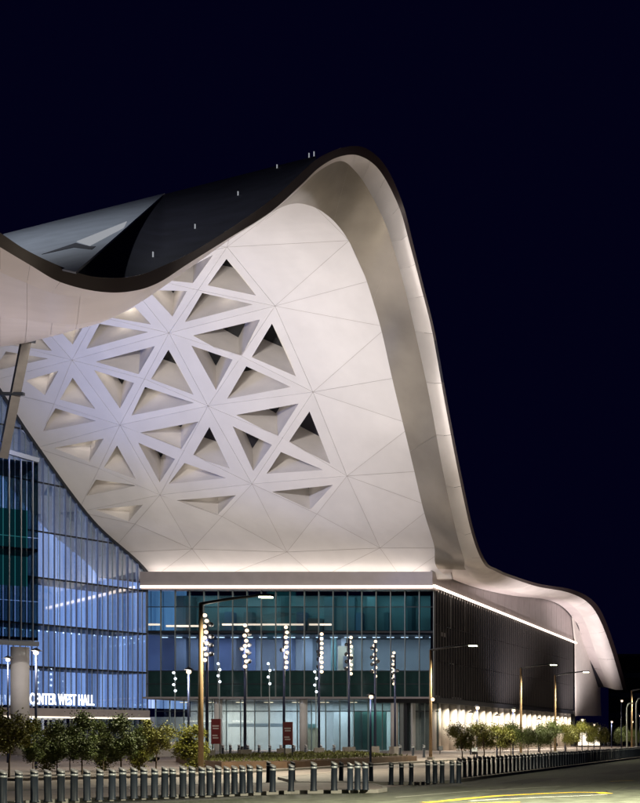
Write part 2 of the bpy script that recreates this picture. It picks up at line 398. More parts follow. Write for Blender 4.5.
# fascia panels: bays along the ribbon, each its own piece
def bays(name, rows, m, lo, hi, step, sub=1, gap=.006):
    for a in range(lo, hi, step):
        b = min(a + step, hi)
        rr = []
        for r in rows:
            seg = [v.copy() for v in r[a:b + 1]]
            if len(seg) > 1:
                seg[0] = seg[0].lerp(seg[1], gap * (b - a)); seg[-1] = seg[-1].lerp(seg[-2], gap * (b - a))
            rr.append(seg)
        R(loft(name, rr, m, sub=sub))
NC = len(cF)
bays('fascia_panel', [cF, cK], 'lobe', 0, 12 * 8, 8, gap=.003); bays('fascia_panel', [cK, cM], 'lobe', 0, 12 * 8, 16, gap=.002)
bays('fascia_panel', [cF, cK, cM], 'silver', 12 * 8, NC - 1, 6, gap=.003)
bays('soffit_panel', [cM, cH], 'lobe', 0, 9 * 8, 8, 2)
bays('soffit_panel', [cM, cH], 'bronze', 9 * 8, 23 * 8, 28, 3, gap=.0004)
bays('soffit_panel', [cM, cH], 'lobe', 23 * 8, NC - 1, 4, 2)
back = [Vector((p.x - .15, p.y + .1, p.z + .25)) for p in cK], [Vector((p.x - .1, p.y + .15, p.z + .3)) for p in cM], [Vector((p.x, p.y + .2, p.z + .3)) for p in cH]
R(loft('ribbon_backing', list(back), 'lobe'))

# ---- ceiling: a vault running along X, its section given by height against depth
YC = [(195, 133), (205, 134.5), (235, 140), (280, 146), (350, 153), (440, 160.2), (520, 168), (573, 176), (620, 178)]
ycur = catmull([Vector((a, b, 0)) for a, b in YC], 10); YCt = [(p.x, p.y) for p in ycur]
def C(px, py, off=0.0):
    y = interp(YCt, py) + off
    return P(px, py, y)
A = {-1: (18, 298), 0: (120, 272), 1: (227, 247)}
B = {0: (-25, 385), 1: (72, 360), 2: (169, 333), 3: (275, 306)}
Cn = {-1: (-60, 468), 0: (36, 448), 1: (120, 425), 2: (208, 406), 3: (313, 392)}
D = {-1: (-10, 530), 0: (78, 512), 1: (160, 495), 2: (252, 484), 3: (347, 476)}
E = {0: (110, 553), 1: (192, 549), 2: (287, 552), 3: (380, 548)}
tris = []                                                # half triangles of the lattice
def mid(a, b): return ((a[0] + b[0]) / 2, (a[1] + b[1]) / 2)
def down(a, b, c): m = mid(b, c); tris.extend([(a, b, m), (a, m, c)])
def up(t, l, r): m = mid(t, l); tris.extend([(t, m, r), (m, l, r)])
down(A[-1], A[0], B[1]); down(A[0], A[1], B[2]); up(A[-1], B[0], B[1]); up(A[0], B[1], B[2]); up(A[1], B[2], B[3])
for j in (0, 1, 2): down(B[j], B[j + 1], Cn[j])
for j in (1, 2, 3): up(B[j], Cn[j - 1], Cn[j])
up(B[0], Cn[-1], Cn[0])
for j in (0, 1, 2): down(Cn[j], Cn[j + 1], D[j])
for j in (1, 2, 3): up(Cn[j], D[j - 1], D[j])
down(Cn[-1], Cn[0], D[-1]); up(Cn[0], D[-1], D[0])
for j in (0, 1, 2): down(D[j], D[j + 1], E[j])
for j in (1, 2, 3): up(D[j], E[j - 1], E[j])
N1, m12, N2, m23, N3, m34, N4, N5 = (349, 240.5), (367.5, 281.5), (387, 327), (400, 377), (413, 425), (423, 471), (432, 507), (447, 548)
T = (300, 192)
tris += [(T, (335, 213), N1), (A[1], N1, B[3]), (A[1], T, N1), (A[1], (232, 228), T), (A[0], (170, 240), A[1]), ((170, 240), (232, 228), A[1]), (B[3], N1, m12), (B[3], m12, N2), (B[3], N2, Cn[3]), (Cn[3], N2, m23), (Cn[3], m23, N3),
         (Cn[3], N3, D[3]), (D[3], N3, m34), (D[3], m34, N4), (D[3], N4, E[3]), (E[3], N4, N5)]
b0, b1, b2, b4, b6, b7 = (118, 579), (152, 579), (216, 579), (318, 579), (402, 579), (452, 579)
tris += [(E[0], E[1], b1), (E[0], b1, b0), (E[1], b2, b1), (E[1], E[2], b2), (E[2], b4, b2), (E[2], E[3], b4), (E[3], b6, b4), (E[3], N5, b6), (N5, b7, b6)]
tris += [(D[0], E[0], (40, 570)), (E[0], b0, (40, 570)), (D[-1], D[0], (40, 570))]
COF = [
 ((226.4, 259), (207.7, 285.3), (256, 295.5)), ((202.2, 293), (185, 322), (253, 304.4)), ((165, 280), (193, 283), (213, 255)),
 ((148, 290), (187, 291), (172.5, 316.6)), ((134.7, 307), (112, 317.8), (151, 324.4)), ((99.5, 323.8), (86.3, 349), (148, 332)),
 ((95.6, 361.7), (138.6, 374.2), (155, 346)), ((94, 370.3), (134, 383), (120, 408.6)), ((168.5, 349.7), (151, 379), (193.6, 394.8)),
 ((145, 387), (131.5, 415.5), (194, 403)), ((193, 335.5), (239, 361.3), (260, 319.5)), ((191.3, 345.6), (232.6, 359.7), (216, 390)),
 ((272, 323.6), (251.7, 357.2), (296, 376.3)), ((246.3, 366.3), (227, 399), (290.8, 387)), ((236, 415), (298.6, 403.6), (277.5, 437)),
 ((309.5, 411.4), (288.4, 442.7), (330.3, 463.8)), ((232.8, 426.3), (272, 445), (253.3, 471)), ((281, 452), (266.6, 473.8), (323, 470)),
 ((272, 491.7), (333, 485), (310.3, 509.7)), ((209.4, 427), (192.2, 456.7), (229.7, 468.4)), ((139.4, 432.8), (198.4, 421.6), (180.5, 450.5)),
 ((138, 442.5), (175, 459), (159.7, 482.5)), ((184.5, 463), (168.5, 484), (226, 478)), ((175, 500.5), (236, 495.3), (218, 514.5)),
 ((117, 445.6), (103.8, 467.5), (135.8, 479)), ((96, 479.7), (85.8, 496), (138, 485.5)), ((95, 509.7), (142.8, 504.7), (128.8, 521.4)),
 ((54, 448), (103.8, 438.6), (89, 462)), ((72.7, 377.8), (60, 399.7), (95.3, 409)), ((55.5, 408.3), (41.4, 431.7), (96, 421)),
 ((25.8, 380.5), (58.2, 371), (45, 395.2)), ((60, 331), (85, 324), (72.7, 344.5)), ((24, 318), (10, 345), (52, 351)),
 ((6, 351.5), (-6, 371), (48, 358.6)),
]
def inside(p, t):
    s = [(t[(i + 1) % 3][0] - t[i][0]) * (p[1] - t[i][1]) - (t[(i + 1) % 3][1] - t[i][1]) * (p[0] - t[i][0]) for i in range(3)]
    return all(v >= 0 for v in s) or all(v <= 0 for v in s)
def order(t):
    cx, cy_ = sum(p[0] for p in t) / 3, sum(p[1] for p in t) / 3
    return sorted(t, key=lambda p: math.atan2(p[1] - cy_, p[0] - cx))
def lerp2(a, b, t): return (a[0] + (b[0] - a[0]) * t, a[1] + (b[1] - a[1]) * t)
def offset_tri(t, d):                                    # move the edges of a triangle inwards by d pixels
    t = order(t); out = []
    for i in range(3):
        a, b, c = t[i - 1], t[i], t[(i + 1) % 3]
        u = Vector((a[0] - b[0], a[1] - b[1])).normalized(); v = Vector((c[0] - b[0], c[1] - b[1])).normalized()
        s = (u + v); sn = max(.12, math.sqrt(max(0, (1 - u.dot(v)) / 2)))
        s = s.normalized() * d / sn; out.append((b[0] + s.x, b[1] + s.y))
    return out
ceil_o = None
bvs, bfs = [], []
for px in range(-60, 470, 10):
    for py in range(195, 586, 10): bvs.append(C(px, py, .35))
ncol = len(range(195, 586, 10)); px_l = list(range(-60, 470, 10)); py_l = list(range(195, 586, 10))
rightlim = [(195, 318), (215, 335), (240, 352), (285, 373), (330, 388), (430, 412), (510, 430), (560, 448), (590, 460)]
used = {}
for c in COF:
    cc = (sum(p[0] for p in c) / 3, sum(p[1] for p in c) / 3)
    best = [i for i, t in enumerate(tris) if inside(cc, t)]
    if best: used[best[0]] = c
def in_cof(x, y): return any(inside((x, y), offset_tri(c, -1.2)) for c in COF)
AX = Vector((-1.95, 3.6, 4.3))
ceil_root = bpy.data.objects.new('ceiling', None); col.objects.link(ceil_root); H(ceil_root)
for i, t in enumerate(tris):
    o3 = offset_tri(t, .13); vs, fs = [], []
    if i in used:
        h3 = order(used[i])
        # match corners by the smallest total distance
        k = min(range(3), key=lambda s: sum((o3[j][0] - h3[(j + s) % 3][0]) ** 2 + (o3[j][1] - h3[(j + s) % 3][1]) ** 2 for j in range(3)))
        h3 = h3[k:] + h3[:k]; n = 8; ring = []
        for w_ in (0, .5, 1):
            for e in range(3):
                for q in range(n):
                    a = lerp2(o3[e], o3[(e + 1) % 3], q / n); b = lerp2(h3[e], h3[(e + 1) % 3], q / n)
                    vs.append(C(*lerp2(a, b, w_)))
        L = 3 * n
        for r in range(2):
            for j in range(L): fs.append((r * L + j, r * L + (j + 1) % L, (r + 1) * L + (j + 1) % L, (r + 1) * L + j))
        # thickness at the outer seam
        e0 = len(vs)
        for j in range(L): vs.append(vs[j] + Vector((-.08, .16, .18)))
        for j in range(L): fs.append((j, e0 + j, e0 + (j + 1) % L, (j + 1) % L))
        pd('ceiling_panel', vs, fs, 'white', ceil_root)
        cv = [C(*p) for p in h3]; depth = AX
        cvs = []; cfs = []
        for p in cv: cvs += [p, p + AX]
        for e in range(3): cfs.append((2 * e, 2 * ((e + 1) % 3), 2 * ((e + 1) % 3) + 1, 2 * e + 1))
        pd('coffer', cvs, cfs, 'coffer', ceil_root)
        ys = sorted(h3, key=lambda p: p[1]); cx_, cy_ = sum(p[0] for p in h3) / 3, sum(p[1] for p in h3) / 3
        tp_ = ys[0] if ys[1][1] - ys[0][1] > 14 else mid(ys[0], ys[1])
        lamp('coffer_lamp', 'POINT', C(*lerp2(tp_, (cx_, cy_), .28)) + AX * .5, 46 if cx_ < 200 else (30 if cx_ < 260 else 16), (1, .90, .76), ceil_root, shadow_soft_size=.45)
        pd('skylight_pane', [p + AX * .985 for p in cv] + [p + AX * 1.02 for p in cv], [(0, 1, 2), (5, 4, 3), (0, 3, 4, 1), (1, 4, 5, 2), (2, 5, 3, 0)], 'darkglass', ceil_root)
    else:
        n = 8; idx = {}
        for a in range(n + 1):
            for b in range(n + 1 - a):
                c_ = n - a - b
                idx[a, b] = len(vs)
                vs.append(C((o3[0][0] * a + o3[1][0] * b + o3[2][0] * c_) / n, (o3[0][1] * a + o3[1][1] * b + o3[2][1] * c_) / n))
        for a in range(n):
            for b in range(n - a):
                fs.append((idx[a, b], idx[a + 1, b], idx[a, b + 1]))
                if a + b < n - 1: fs.append((idx[a + 1, b], idx[a + 1, b + 1], idx[a, b + 1]))
        pd('ceiling_panel', vs, fs, 'white', ceil_root)
# strips behind the seams
sv = MB(); seen = set()
for t in tris:
    for e in range(3):
        a, b = t[e], t[(e + 1) % 3]; key = tuple(sorted((tuple(round(v, 1) for v in a), tuple(round(v, 1) for v in b))))
        if key in seen: continue
        seen.add(key); n = 6
        for q in range(n):
            p, r = C(*lerp2(a, b, q / n), .15), C(*lerp2(a, b, (q + 1) / n), .15)
            sv.obox(p, r, .30, .04, up=Vector((0, -.7, -.7)))
seam = sv.build('seam_backing', 'backing', ceil_root)
ceil_root.matrix_parent_inverse = Matrix.Translation((62, -176, 0))

# ---- front facade at Y = 176
X0, X1 = -104.6, -62.5; FY = 176.0
front = MB()
for z in (ZF(632), ZF(697)): front.box(X0, FY + .3, z - .35, X1, FY + 13.5, z + .25)
front.box(X0, FY + 13.5, 0.2, X1, FY + 14, ZF(590))
fo = H(front.build('front_facade', 'slab'))
def FP(o): o.parent = fo; return o
# cornice with a light cove behind its upper lip
cn = MB(); cn.box(X0, 174.3, ZF(587), X1 + .4, 174.5, ZF(573.3)); cn.box(X0, 174.5, ZF(590.5), X1 + .4, 176.6, ZF(587))
FP(cn.build('cornice', 'cornice'))
FP(MB().box(X0 + .1, 174.18, ZF(589.4), X1 + .4, 174.46, ZF(587.1)).build('light_strip', 'warm'))
nb = 20; bw = (X1 - X0) / nb
rows = [(590.6, 607, 'pane_teal'), (607, 632, 'pane_teal'), (632, 671, 'pane_blue'), (671, 684, 'spandrel'), (684, 697, 'spandrel')]
pane_mesh = {}
for i in range(nb):
    for r, (a, b, m) in enumerate(rows):
        key = ('f', r)
        if key not in pane_mesh:
            z0, z1 = ZF(b) + .05, ZF(a) - .05
            t = MB().box(.05, -.03, z0, bw - .05, .03, z1)
            me = bpy.data.meshes.new('glass_pane'); me.from_pydata(t.v, [], t.f); me.update(); pane_mesh[key] = me
        o = link('spandrel_panel' if m == 'spandrel' else 'glass_pane', pane_mesh[key], m); o.location = (X0 + bw * i, FY + random.uniform(-.01, .01), 0)
        o.rotation_euler.x = random.uniform(-.003, .003) * 0; FP(o)
for i in range(nb + 1):
    x = X0 + bw * i
    FP(MB().box(x - .05, FY - .18, ZF(697), x + .05, FY + .08, ZF(590.6)).build('mullion', 'mull'))
for py in (607, 632, 671, 684):
    z = ZF(py); FP(MB().box(X0, FY - .10, z - (.13 if py in (632,) else .06), X1, FY - .035, z + (.13 if py in (632,) else .06)).build('transom', 'dark'))
FP(MB().box(X0, 174.9, ZF(697) - .28, X1, 176.1, ZF(697) - .02).build('soffit_edge', 'cornice'))
# ground floor, set back, with doors, columns and lit rooms behind
GY = 178.2; gz = ZF(697) - .36
for i in range(nb):
    x = X0 + bw * i
    for a, b in ((.2, ZF(711)), (ZF(711), gz)):
        FP(MB().box(x + .05, GY - .03, a + .05, x + bw - .05, GY + .03, b - .05).build('glass_pane', 'pane_clear'))
    FP(MB().box(x - .05, GY - .1, .13, x + .05, GY + .1, gz).build('mullion', 'mull'))
FP(MB().box(X0, GY - .08, ZF(711) - .07, X1, GY - .034, ZF(711) + .07).build('transom', 'dark'))
for px in (217.5, 303, 394):
    x = (px - VX) / F * 176.6
    FP(MB().tube([(x, 176.8, .13), (x, 176.8, gz)], .55, 20).build('column', 'column', smooth=True))
for a, b, m in ((399, 407, 'dark'), (400.5, 404, 'mull')):
    xa, xb = (a - VX) / F * 177, (b - VX) / F * 177
    FP(MB().box(xa, 177.0 - (.2 if m == 'mull' else 0), .13, xb, 178.0, gz).build('pier', m))
# interior things seen through the panes
def room(px0, px1, py0, py1, Y, m, name):
    a, b = P(px0, py1, Y), P(px1, py0, Y)
    return FP(MB().box(a.x, Y, max(a.z, .2), b.x, Y + .25, b.z).build(name, m))
for a, b, py in ((147, 160, 624.5), (166, 202, 626), (222, 303, 624.5), (309, 331, 624.5)):
    p, q = P(a, py + .9, 179), P(b, py - .9, 179)
    FP(MB().box(p.x, 179, p.z, q.x, 179.2, q.z).build('linear_lamp', 'warmdim'))
M['cream'] = mat('cream_panel', (.62, .55, .38), .7); M['door'] = mat('door_green', (.16, .32, .30), .4); M['grey'] = mat('wall_grey', (.32, .36, .40), .7, var=.08, scale=.4)
M['bluewall'] = mat('wall_blue', (.28, .33, .48), .7, var=.15, scale=.3)
room(147, 200, 634, 672, 183.9, 'bluewall', 'interior_panel'); room(218, 255, 634, 672, 183.8, 'bluewall', 'interior_panel')
room(338, 353, 646, 672, 182.2, 'cream', 'interior_panel'); room(331, 336, 633, 672, 182.2, 'door', 'interior_panel'); room(343, 347, 656, 668, 181.9, 'slab', 'interior_cabinet')
room(307, 318, 728, 750, 183, 'cream', 'interior_panel'); room(308, 316, 724, 728, 182.8, 'door', 'exit_sign')
room(334, 352, 712, 751, 185, 'wallint', 'interior_panel'); room(354, 386, 711, 751, 182, 'door', 'interior_door'); room(360, 362, 711, 751, 181.5, 'mull', 'door_frame'); room(374, 376, 711, 751, 181.5, 'mull', 'door_frame')
room(228, 292, 723.5, 727, 183, 'grey', 'interior_rail'); room(147, 205, 717, 751, 187, 'wallint', 'interior_panel')
room(409, 432, 699, 751, 180.5, 'wallint', 'interior_panel')
for k in range(9):
    x = X0 + 3 + k * 4.6
    FP(MB().box(x, 189, .2, x + .35, 189.3, ZF(590)).build('interior_post', 'grey'))
for z0, z1, yy in ((ZF(697) + .3, ZF(632) - .4, 184.5), (ZF(632) + .3, ZF(590), 183.2), (.15, ZF(697) - .4, 187.5)):
    FP(MB().box(X0, yy, z0, X1, yy + .2, z1).build('interior_wall', 'wallint'))
for i in range(nb):
    for z0, z1, yy in ((ZF(697) + .3, ZF(632) - .4, 184.3), (ZF(632) + .3, ZF(590) - .3, 183.0)):
        if random.random() < .6:
            x = X0 + bw * i + random.uniform(0, .8); h_ = random.choice((z1, z0 + 3.2, z0 + 2.2, z1))
            FP(MB().box(x, yy - random.uniform(.2, 2.2), z0, x + random.uniform(.5, 1.9), yy - .05, h_).build('interior_partition', random.choice(('grey', 'slab', 'wallint', 'grey', 'bluewall'))))
    x = X0 + bw * (i + .5)
    FP(MB().box(x - .5, 178.4, ZF(632) - .62, x + .5, 178.7, ZF(632) - .55).build('luminaire', 'globe_cool'))
    if i % 2: FP(MB().box(x - .6, 180, ZF(697) - .72, x + .6, 180.4, ZF(697) - .62).build('luminaire', 'globe'))
# lit rooms: ceiling luminaires
for xm, ww, pw, c in ((-95, 18, 1500, (.62, .70, 1)), (-83, 10, 1500, (.78, .86, 1)), (-71, 14, 900, (.72, .88, 1))):
    lamp('room_light', 'AREA', (xm, 179.8, ZF(632) - .5), pw, c, fo, (xm, 182.5, 0), shape='RECTANGLE', size=ww, size_y=3)
for xm, ww, pw, c in ((-98, 11, 1700, (1, .9, .78)), (-85, 13, 2000, (.80, .90, 1)), (-70, 14, 1700, (.80, 1, .95))):
    lamp('room_light', 'AREA', (xm, 182.5, ZF(697) - .6), pw, c, fo, (xm, 182.6, 0), shape='RECTANGLE', size=ww, size_y=5)
lamp('room_light', 'AREA', (-84, 180, ZF(592)), 800, (.52, .88, .92), fo, (-84, 184, 0), shape='RECTANGLE', size=38, size_y=4)

# ---- atrium glass wall on the left
W0, W1 = Vector((-104.6, 176, 0)), Vector((-115.0, 148.6, 0)); wd = (W1 - W0).normalized(); wl = (W1 - W0).length
levels = [.2, 5.9, 11.6, 17.3, 23.6, 29.8, 36.4, 43, 50, 57]
def wall_top(u):                                         # where the wall meets the vault
    p = W0 + wd * u; lo, hi = 10, 75
    for _ in range(30):
        z = (lo + hi) / 2; px, py = VX + p.x / p.y * F, HY - (z - CH) / p.y * F
        if interp(YCt, py) > p.y: lo = z
        else: hi = z
    return lo
atr = bpy.data.objects.new('atrium_glass_wall', None); col.objects.link(atr); H(atr)
def AP(o): o.parent = atr; return o
nrm = Vector((-wd.y, wd.x, 0)); nrm = nrm if nrm.x > 0 else -nrm
for z in levels[1:-1]:
    u0 = next((u / 4 for u in range(0, int(wl * 4)) if wall_top(u / 4) > z), None)
    if u0 is None: continue
    a, b = W0 + wd * u0, W1; AP(MB().obox((a.x, a.y, z), (b.x, b.y, z), .22, .20).build('transom', 'dark'))
nbay = int(wl / 1.5); bl = wl / nbay
for i in range(nbay):
    a, b = W0 + wd * (bl * i), W0 + wd * (bl * (i + 1))
    za, zb = wall_top(bl * i), wall_top(bl * (i + 1))
    for z0, z1 in zip(levels, levels[1:]):
        if z0 > max(za, zb): break
        pts = [(a.x, a.y, z0), (b.x, b.y, z0), (b.x, b.y, min(z1, zb)), (a.x, a.y, min(z1, za))]
        if min(z1, za) <= z0 + .02: pts = [(a.x, a.y, z0), (b.x, b.y, z0), (b.x, b.y, min(z1, zb))]; 
        if min(z1, za) <= z0 - 3: continue
        n = len(pts); th = nrm * -.04; ji = nrm * random.uniform(-.012, .012)
        vs = [Vector(p) + ji for p in pts] + [Vector(p) + th for p in pts]
        AP(pd('glass_pane', vs, [tuple(range(n)), tuple(range(2 * n - 1, n - 1, -1))] + [(k, (k + 1) % n, n + (k + 1) % n, n + k) for k in range(n)], 'pane_atrium'))
for i in range(nbay * 2 + 1):
    a = W0 + wd * (bl * i / 2); z = wall_top(bl * i / 2)
    f = nrm * (.26 if i % 2 == 0 else .14)
    AP(MB().obox((a.x + f.x / 2, a.y + f.y / 2, .2), (a.x + f.x / 2, a.y + f.y / 2, z), .035 if i % 2 else .06, f.length, up=nrm).build('fin', 'fin_blue' if i % 2 == 0 else 'mull'))
tp = MB(); prev = None
for k in range(41):
    u = wl * k / 40; p = W0 + wd * u; q = Vector((p.x, p.y, wall_top(u))) + nrm * .2
    if prev: tp.obox(prev, q, .3, .5)
    prev = q
AP(tp.build('head_rail', 'dark'))
# added blue glow panels inside, with gallery slabs and lamps
bwl = MB(); off = nrm * -7
for k in range(14):
    a, b = W0 + wd * (wl * k / 14 + .08) + off, W0 + wd * (wl * (k + 1) / 14 - .08) + off
    bwl.obox((a.x, a.y, 6.2), (b.x, b.y, 6.2), .2, .2)
AP(bwl.build('gallery_rail', 'dark'))
for k in range(-6, 14):
    a, b = W0 + wd * (wl * k / 14 + .04) + off, W0 + wd * (wl * (k + 1) / 14 - .04) + off
    top = wall_top(max(0, wl * k / 14)) - .6
    AP(pd('glow_panel', [(a.x, a.y, 6.6), (b.x, b.y, 6.6), (b.x, b.y, top), (a.x, a.y, top)], [(0, 1, 2, 3)], 'blue'))
for z in levels[2:5]:
    a, b = W0 + nrm * -3.5, W1 + nrm * -3.5
    AP(MB().obox((a.x, a.y, z), (b.x, b.y, z), 6.6, .3).build('gallery_slab', 'slab'))
for k in range(26):
    p = W0 + wd * (wl * (k + .5) / 26) + nrm * -1.0
    AP(MB().ball((p.x, p.y, 16.55), .10, 6, 4).build('downlight', 'globe_cool'))
# entrance canopy with the standing letters
ca, cb = P(-20, 709, 150), P(141, 716, 168)
cd = (cb - ca); cd.z = 0
canopy = MB(); za = ca.z
canopy.obox((ca.x, ca.y, za - .3), (cb.x, cb.y, za - .3), 4.0, 1.0)
can = H(canopy.build('entrance_canopy', 'cornice'))
cu = bpy.data.curves.new('sign', 'FONT'); cu.body = 'CENTER WEST HALL'; cu.extrude = .08; cu.size = 1.9; cu.offset = .02; cu.space_character = 1.12; cu.space_word = .9; cu.align_x = 'LEFT'
to = bpy.data.objects.new('tmp', cu); col.objects.link(to); dg = bpy.context.evaluated_depsgraph_get(); dg.update()
me = bpy.data.meshes.new_from_object(to.evaluated_get(dg)); bpy.data.objects.remove(to)
mn, mxx = min(v.co.x for v in me.vertices), max(v.co.x for v in me.vertices)
sgn = link('sign', me, 'letters', can)
la, lb = P(30, 704, 155.2), P(94, 704.6, 162.5)
fd = Vector((cd.y, -cd.x, 0)).normalized(); shift = fd * 2.05
d = (lb - la); d.z = 0; sc_ = d.length / (mxx - mn)
ang = math.atan2(d.y, d.x); sgn.scale = (sc_, 1, 1.0); 
sgn.matrix_local = Matrix.Translation(la) @ Matrix.Rotation(ang, 4, 'Z') @ Matrix.Rotation(math.pi / 2, 4, 'X') @ Matrix.Diagonal((sc_, 1.0 * 1.45 / 1.35, 1, 1)) @ Matrix.Translation((-mn, 0, 0))
MB().obox((ca.x + fd.x * 2.02, ca.y + fd.y * 2.02, za - .95), (cb.x + fd.x * 2.02, cb.y + fd.y * 2.02, za - .95), .08, .22).build('light_strip', 'canopyglow', can)
lamp('canopy_light', 'AREA', ((ca.x + cb.x) / 2 - 2, (ca.y + cb.y) / 2, za - .9), 2200, (1, .86, .66), can, ((ca.x + cb.x) / 2 - 2, (ca.y + cb.y) / 2, 0), shape='RECTANGLE', size=14, size_y=3)

# ---- dark glass volume on columns at the left
bx1, by1 = P(38.5, 461, 138).x, 138.0; bx0, by0 = bx1 - 9.5, 128.5
zt, zb_ = P(38.5, 461, 138).z, P(38.5, 642, 138).z
dd = Vector((bx1 - bx0, by1 - by0, 0)); dn = Vector((dd.y, -dd.x, 0)).normalized(); L = dd.length; du = dd.normalized()
q = [(bx0, by0), (bx1, by1), (bx1 - dn.x * 9, by1 - dn.y * 9), (bx0 - dn.x * 9, by0 - dn.y * 9)]
def inset(s): return [(x + (-dn.x) * s, y + (-dn.y) * s) for x, y in q[:2]] + q[2:]
gb = bpy.data.objects.new('glass_volume', None); col.objects.link(gb); H(gb)
for z in (zb_ + .2, (zb_ + zt) / 2, zt - .45): MB().poly(inset(.3), z, z + .3).build('floor_slab', 'dark', gb)
nb2 = 12
for i in range(nb2):
    for z0, z1 in ((zb_ + .1, zb_ + 4.6), (zb_ + 4.6, (zb_ + zt) / 2 + 1.5), ((zb_ + zt) / 2 + 1.5, zt - .2)):
        a, b = Vector((bx0, by0, 0)) + du * (L * i / nb2 + .04), Vector((bx0, by0, 0)) + du * (L * (i + 1) / nb2 - .04)
        MB().obox((a.x, a.y, (z0 + z1) / 2), (b.x, b.y, (z0 + z1) / 2), .06, z1 - z0 - .08).build('glass_pane', 'pane_box', gb)
    a = Vector((bx0, by0, 0)) + du * (L * (i + .5) / nb2) + dn * .18
    MB().obox((a.x, a.y, zb_), (a.x, a.y, zt - .1), .07, .2, up=dn).build('fin', 'fin_dark2', gb)
e0, e1 = Vector((bx0, by0, zt)) + dn * .2, Vector((bx1, by1, zt)) + dn * .2
MB().obox(e0 + Vector((0, 0, 2.4)), e1, .5, .5).build('parapet', 'fin_dark2', gb)
MB().obox(Vector((bx0, by0, zb_ - .25)) + dn * .1, Vector((bx1, by1, zb_ - .25)) + dn * .1, .5, .5).build('bottom_edge', 'fin_dark2', gb)
bk = q[3], q[2]
M['boxin'] = emit('lit_room_teal', (.05, .30, .34), .35)
MB().obox((bk[0][0] + dn.x * 3, bk[0][1] + dn.y * 3, (zb_ + zt) / 2 + 1), (bk[1][0] + dn.x * 3, bk[1][1] + dn.y * 3, (zb_ + zt) / 2 + 1), .2, 9).build('lit_back_wall', 'boxin', gb)
p = P(20, 737, 139.5)
MB().tube([(p.x, p.y, .13), (p.x, p.y, zb_ - .5)], .92, 24).build('column', 'column', gb, smooth=True)
p = P(-14, 737, 139.5)
MB().tube([(p.x, p.y, .13), (p.x, p.y, zb_ - .5)], .92, 24).build('column', 'column', gb, smooth=True)
# leaning steel strut below the roof lip
s0, s1 = P(26.5, 338, 123), P(3, 456, 131)
st = H(MB().obox(s0, s1, .8, .8).build('strut', 'strut'))
sm_ = s0.lerp(s1, .47); MB().obox(sm_ - Vector((1.3, .55, 0)), sm_ + Vector((1.3, -.55, 0)), .35, .3).build('pin_joint', 'dark', st)
MB().obox(s0 + Vector((0, 0, -.1)), s0 + (s0 - s1).normalized() * .5, 1.35, 1.35).build('head_plate', 'dark', st)

# ---- side facade along the road
SY1 = 262.0
def ztop(y): return 24.15 - (y - 176) / 86 * 1.45
sf = MB()
sv_ = [(X1 - .6, 176.3, 8.0), (X1 - .6, SY1, 8.0), (X1 - .6, SY1, ztop(SY1)), (X1 - .6, 176.3, ztop(176))]
sf.v = list(sv_); sf.f = [(0, 1, 2, 3)]
sf.box(X1 - 9, 176.2, 7.2, X1 + .35, SY1, 7.95)
side = H(sf.build('side_facade', 'dark'))
NS = 36
for i in range(NS):
    y0, y1 = 176.25 + (SY1 - 176.25) * i / NS, 176.25 + (SY1 - 176.25) * (i + 1) / NS
    for a, b in ((8.0, 13.4), (13.4, 18.8), (18.8, None)):
        zb2 = b if b else ztop(y0) - .1
        MB().box(X1 - .05, y0 + .05, a + .05, X1 + random.uniform(-.008, .012), y1 - .05, zb2 - .05).build('glass_pane', 'darkglass', side)
    for k in (0, .5):
        y = y0 + (y1 - y0) * k
        MB().box(X1, y - .04, 8.0, X1 + .16, y + .05, ztop(y)).build('fin', 'fin_dark', side)
# metal panels above the light strip, up to the roof soffit
HW = [(p.y, p.z) for p in cH[23 * 8:] if p.y < SY1 + 1]
nP = 22
for i in range(nP):
    y0, y1 = 174.5 + (SY1 - 174.5) * i / nP + .04, 174.5 + (SY1 - 174.5) * (i + 1) / nP - .04
    a, b = interp(HW, y0) + .1, interp(HW, y1) + .1
    x = -62.25
    pd('wall_panel', [(x, y0, ztop(y0) + .1), (x, y1, ztop(y1) + .1), (x, y1, max(b, ztop(y1) + .15)), (x, y0, max(a, ztop(y0) + .15)),
                      (x - .2, y0, ztop(y0) + .1), (x - .2, y1, ztop(y1) + .1), (x - .2, y1, max(b, ztop(y1) + .15)), (x - .2, y0, max(a, ztop(y0) + .15))],
       [(0, 1, 2, 3), (7, 6, 5, 4), (0, 4, 5, 1), (1, 5, 6, 2), (2, 6, 7, 3), (3, 7, 4, 0)], 'cornice', side)
MB().obox((-61.9, 174.4, ztop(174.4)), (-61.9, SY1, ztop(SY1)), .35, .3).build('light_strip', 'warm', side)
# end wall below the curling roof, and pale corner panel
ew = MB(); ew.v = [PX(*q_, -62.1) for q_ in ((574.5, 643), (571.5, 616), (577, 625), (585, 648), (599, 686), (600, 716), (575, 716))]; ew.f = [(0, 1, 2, 3, 4, 5, 6)]
ewo = ew.build('end_wall', 'column', side); so = ewo.modifiers.new('t', 'SOLIDIFY'); so.thickness = .3
MB().box(-63.2, SY1 + .2, .13, -62.4, SY1 + 1.2, 8).build('pier', 'dark', side)
# lit pleated wall of the ground floor
MB().box(-66.2, 177, .13, -66.0, 261, 7.2).build('back_wall', 'wallint', side)
for i in range(24):
    yc = 178.8 + 3.5 * i
    MB().tube([(-63.2, yc, .13), (-63.2, yc, 7.2)], .72, 16).build('column', 'pleat', side, True)
lamp('soffit_lights', 'AREA', (-61.2, 218, 7.1), 14000, (1, .87, .70), side, (-62.6, 218, 3), shape='RECTANGLE', size=.3, size_y=82).rotation_euler = (0, math.radians(-22), 0)
b_ = P(589, 733, 285); MB().box(b_.x - 2.6, 285, .2, b_.x + 2.6, 285.4, 4.4).build('lit_opening', 'canopyglow', side)

